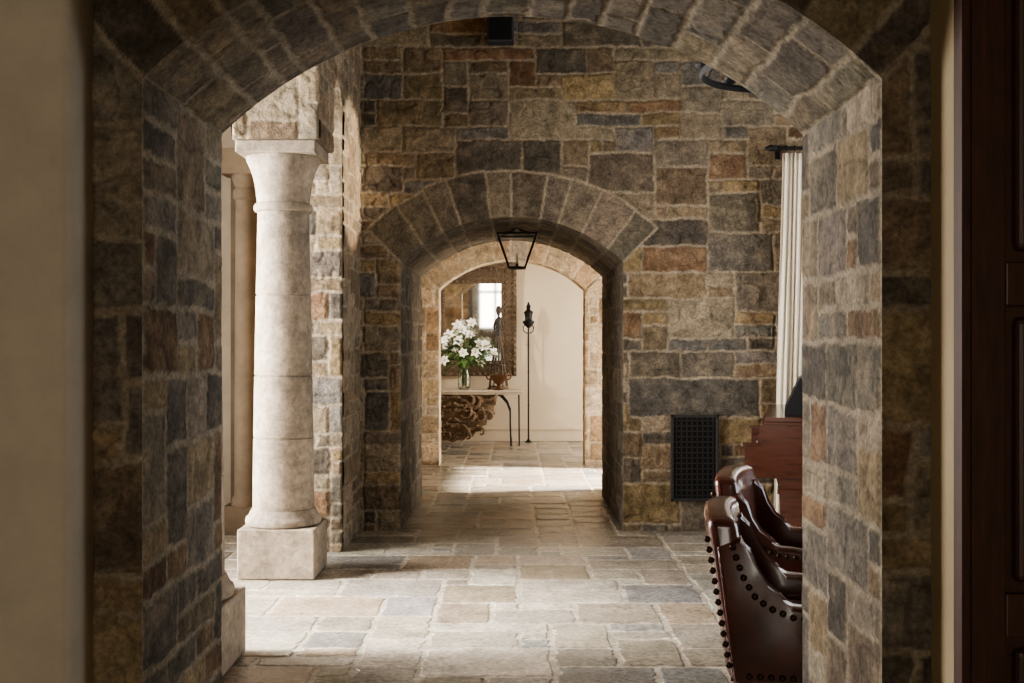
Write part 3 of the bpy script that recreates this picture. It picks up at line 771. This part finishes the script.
# vase and lilies
VX,VY=-.69,15.90
t=thing('flower_vase','clear glass vase holding white lilies on the console table','vase',(VX,VY,TZ+.001))
MB().lathe([(.06,0),(.075,.01),(.092,.08),(.095,.15),(.085,.22),(.070,.27),(.075,.30),(.080,.31),(.072,.305),(.064,.27),(.077,.22),(.087,.15),(.08,.06),(.02,.03)],24).build('body',M['vase'],t,True)
MB().tube([(.078*math.cos(a),.078*math.sin(a),.308) for a in [2*PI*k/20 for k in range(20)]],.005,5,True).build('rim',M['vase'],t,True)
rl=random.Random(8); NL=22
for k in range(NL):
    az=k*2.399+rl.uniform(-.3,.3); rad=.05+.36*math.sqrt((k+.5)/NL); hz=.85-.40*(rad/.40)**2+rl.uniform(-.14,.14)
    e=Vector((rad*math.cos(az),rad*.66*math.sin(az),hz))
    b=Vector((.03*math.cos(az),.03*math.sin(az),.06)); m1=Vector((.04*math.cos(az),.04*math.sin(az),.33))
    t=thing('lily','white lily with green leaves in the vase on the console table','flower',(VX,VY,TZ+.001),0,'white lilies in the vase')
    MB().tube([b,m1,m1.lerp(e,.5)+Vector((0,0,.05)),e],.005,5).build('stem',M['leaf'],t,True)
    d=Vector((e.x*1.4,e.y*1.0-.55,.25)).normalized(); u=d.orthogonal().normalized(); w_=d.cross(u)
    mb=MB()
    for q in range(6):
        a=2*PI*q/6+rl.uniform(-.15,.15); o_=u*math.cos(a)+w_*math.sin(a); s_=d.cross(o_)
        L=.088*rl.uniform(.75,1.15); vv=[];
        for i in range(5):
            f_=i/4; c_=e+o_*L*f_+d*(.05*math.sin(f_*PI*.75)); wd=.026*math.sin(PI*(.12+.88*f_)) if f_<1 else .001
            vv+= [c_-s_*wd+d*.004,c_,c_+s_*wd+d*.004]
        ff=[]
        for i in range(4):
            for j in range(2): ff.append((i*3+j,i*3+j+1,(i+1)*3+j+1,(i+1)*3+j))
        mb.add(vv,ff)
    mb.build('blossom',M['petal'],t,True,fix=False)
    MB().tube([e,e+d*.06],.005,5).build('stamen',M['stamen'],t)
    for q in range(6):
        p=m1.lerp(e,rl.uniform(.4,1.05)); a=az+rl.uniform(-1.2,1.2); o_=Vector((math.cos(a),math.sin(a)*.6-.25,rl.uniform(-.6,.6))).normalized(); s_=o_.cross(Vector((0,0,1))).normalized()
        L=rl.uniform(.13,.22); vv=[]
        for i in range(5):
            f_=i/4; c_=p+o_*L*f_-Vector((0,0,.05*f_*f_)); wd=.032*math.sin(PI*(.08+.92*f_)) if f_<1 else .001
            vv+=[c_-s_*wd,c_-Vector((0,0,.006)),c_+s_*wd]
        ff=[]
        for i in range(4):
            for j in range(2): ff.append((i*3+j,i*3+j+1,(i+1)*3+j+1,(i+1)*3+j))
        MB().add(vv,ff).build('leaf',M['leaf'],t,True,fix=False)

# bronze urn
t=thing('bronze_urn','small bronze footed urn with looped handles on the console table','urn',(-.19,15.80,TZ+.001))
MB().lathe([(.07,0),(.075,.015),(.04,.03),(.022,.06),(.03,.08),(.07,.11),(.115,.17),(.125,.20),(.14,.215),(.13,.22),(.11,.20),(.06,.13),(.01,.11)],24).build('bowl',M['bronze'],t,True)
for s in (-1,1):
    MB().tube([(s*.10,0,.15),(s*.16,0,.16),(s*.185,0,.21),(s*.165,0,.25),(s*.13,0,.215)],.010,7).build('handle',M['bronze'],t,True)
# figurine on cage skirt
t=thing('carved_figurine','slender dark carved figurine on a slatted cone skirt behind the bronze urn','figurine',(-.20,16.10,TZ+.001))
t.scale=(1.08,1.08,1.04)
MB().lathe([(.15,0),(.15,.02),(.13,.035),(.13,.05)],24).build('base',M['carved'],t)
mb=MB()
for k in range(12):
    a=2*PI*k/12; mb.tube([(.125*math.cos(a),.125*math.sin(a),.04),(.08*math.cos(a),.08*math.sin(a),.40),(.026*math.cos(a),.026*math.sin(a),.76)],.009,5)
mb.tube([(.088*math.cos(a),.088*math.sin(a),.34) for a in [2*PI*k/20 for k in range(20)]],.008,5,True)
mb.build('slatted_skirt',M['skirt'],t,True)
MB().lathe([(.022,.74),(.036,.75),(.032,.79),(.027,.84),(.036,.90),(.046,.96),(.043,.985),(.022,1.005),(.014,1.015),(.014,1.04),(.022,1.055),(.031,1.085),(.033,1.115),(.028,1.15),(.015,1.17),(.004,1.175)],20).build('torso',M['figure'],t,True)
for s in (-1,1):
    MB().tube([(s*.042,0,.97),(s*.062,-.01,.89),(s*.055,-.05,.83),(s*.033,-.085,.86)],[.013,.012,.010,.008],7).build('arm',M['figure'],t,True)
# candle stand close to the wall
t=thing('candle_stand','tall slim black iron torch stand by the cream wall right of the console table','candle stand',(.245,16.38,0))
mb=MB().tube([(0,0,.02),(0,0,1.70)],.013,8); 
for z in (.55,1.05,1.45): mb.ell((0,0,z),(.020,.020,.014),8,5)
mb.build('pole',M['iron'],t,True)
MB().lathe([(.055,.001),(.055,.012),(.03,.022),(.014,.05)],16).build('base',M['iron'],t,True)
hp=[(.012,1.70),(.04,1.73),(.06,1.76),(.07,1.785),(.072,1.80),(.048,1.81),(.042,1.825),(.046,1.90),(.06,1.94),(.042,1.955),(.026,1.97),(.02,1.995),(.03,2.015),(.016,2.05),(.005,2.09)]
mb=MB().lathe([(r*1.25,z) for r,z in hp],14)
for s in (-1,1): mb.tube([(s*.015,0,1.62),(s*.065,0,1.65),(s*.08,0,1.71),(s*.05,0,1.75)],.009,6)
mb.build('torch_head',M['iron'],t,True)

# ------------------------------------------------------------------ lights
def area(name,loc,rot,sx,sy,e,col,spread=180):
    l=bpy.data.lights.new(name,'AREA'); l.shape='RECTANGLE'; l.size=sx; l.size_y=sy; l.energy=e; l.color=col; l.spread=math.radians(spread)
    o=bpy.data.objects.new(name,l); o.location=loc; o.rotation_euler=[math.radians(a) for a in rot]; COL.objects.link(o); return o
def spot(name,loc,tgt,e,ang,blend,size,col):
    l=bpy.data.lights.new(name,'SPOT'); l.energy=e; l.color=col; l.spot_size=math.radians(ang); l.spot_blend=blend; l.shadow_soft_size=size
    o=bpy.data.objects.new(name,l); o.location=loc; COL.objects.link(o)
    o.rotation_euler=(Vector(tgt)-Vector(loc)).to_track_quat('-Z','Y').to_euler(); return o
area('window_light_left',(-3.7,6.4,2.0),(0,-90,0),3.5,2.5,550,(1,.985,.95),104)
area('window_light_right',(5.45,5.4,1.9),(0,90,0),3.2,3.7,225,(.86,.935,1))
area('window_light_back',(3.4,Y2B+.02,1.5),(-90,0,0),1.6,2.7,50,(.95,.98,1))
area('hall_window_light',(3.2,12.1,1.4),(0,90,0),2.6,1.05,200,(1,.93,.82))
area('end_window_light',(3.2,15.0,1.4),(0,90,0),2.6,2.0,200,(1,.94,.84))
area('rear_window_light',(-.75,-3.5,1.6),(90,0,0),1.5,2.2,102,(1,.92,.79))
spot('hall_sunbeam',(6.4,12.1,5.15),(1.1,12.1,0),36000,40,.1,.12,(1,.93,.82))
spot('left_sunbeam',(-7.2,5.2,6.2),(-1.25,6.0,0),18000,18,.8,.5,(1,.97,.91))
spot('pier_sunbeam',(9.0,5.75,3.35),(AX,8.22,2.75),12000,6.4,.35,.05,(1,.88,.70))
spot('end_shadow_spot',(-1.9,14.3,2.7),(.35,16.5,1.2),260,60,.8,.05,(1,.90,.74))  # added spot, aimed to throw the torch stand's shadow to the right

w=bpy.data.worlds.new('world'); scene.world=w; w.use_nodes=True
w.node_tree.nodes['Background'].inputs[0].default_value=(.8,.87,1,1); w.node_tree.nodes['Background'].inputs[1].default_value=.3
try: scene.view_settings.look='AgX - Medium High Contrast'
except Exception as e: print(e)

cam=bpy.data.cameras.new('camera'); cam.sensor_width=36; cam.lens=1100*36/1024; cam.clip_start=.05
co=bpy.data.objects.new('camera',cam); co.location=(0,0,1.5); co.rotation_euler=(PI/2,0,0); COL.objects.link(co); scene.camera=co
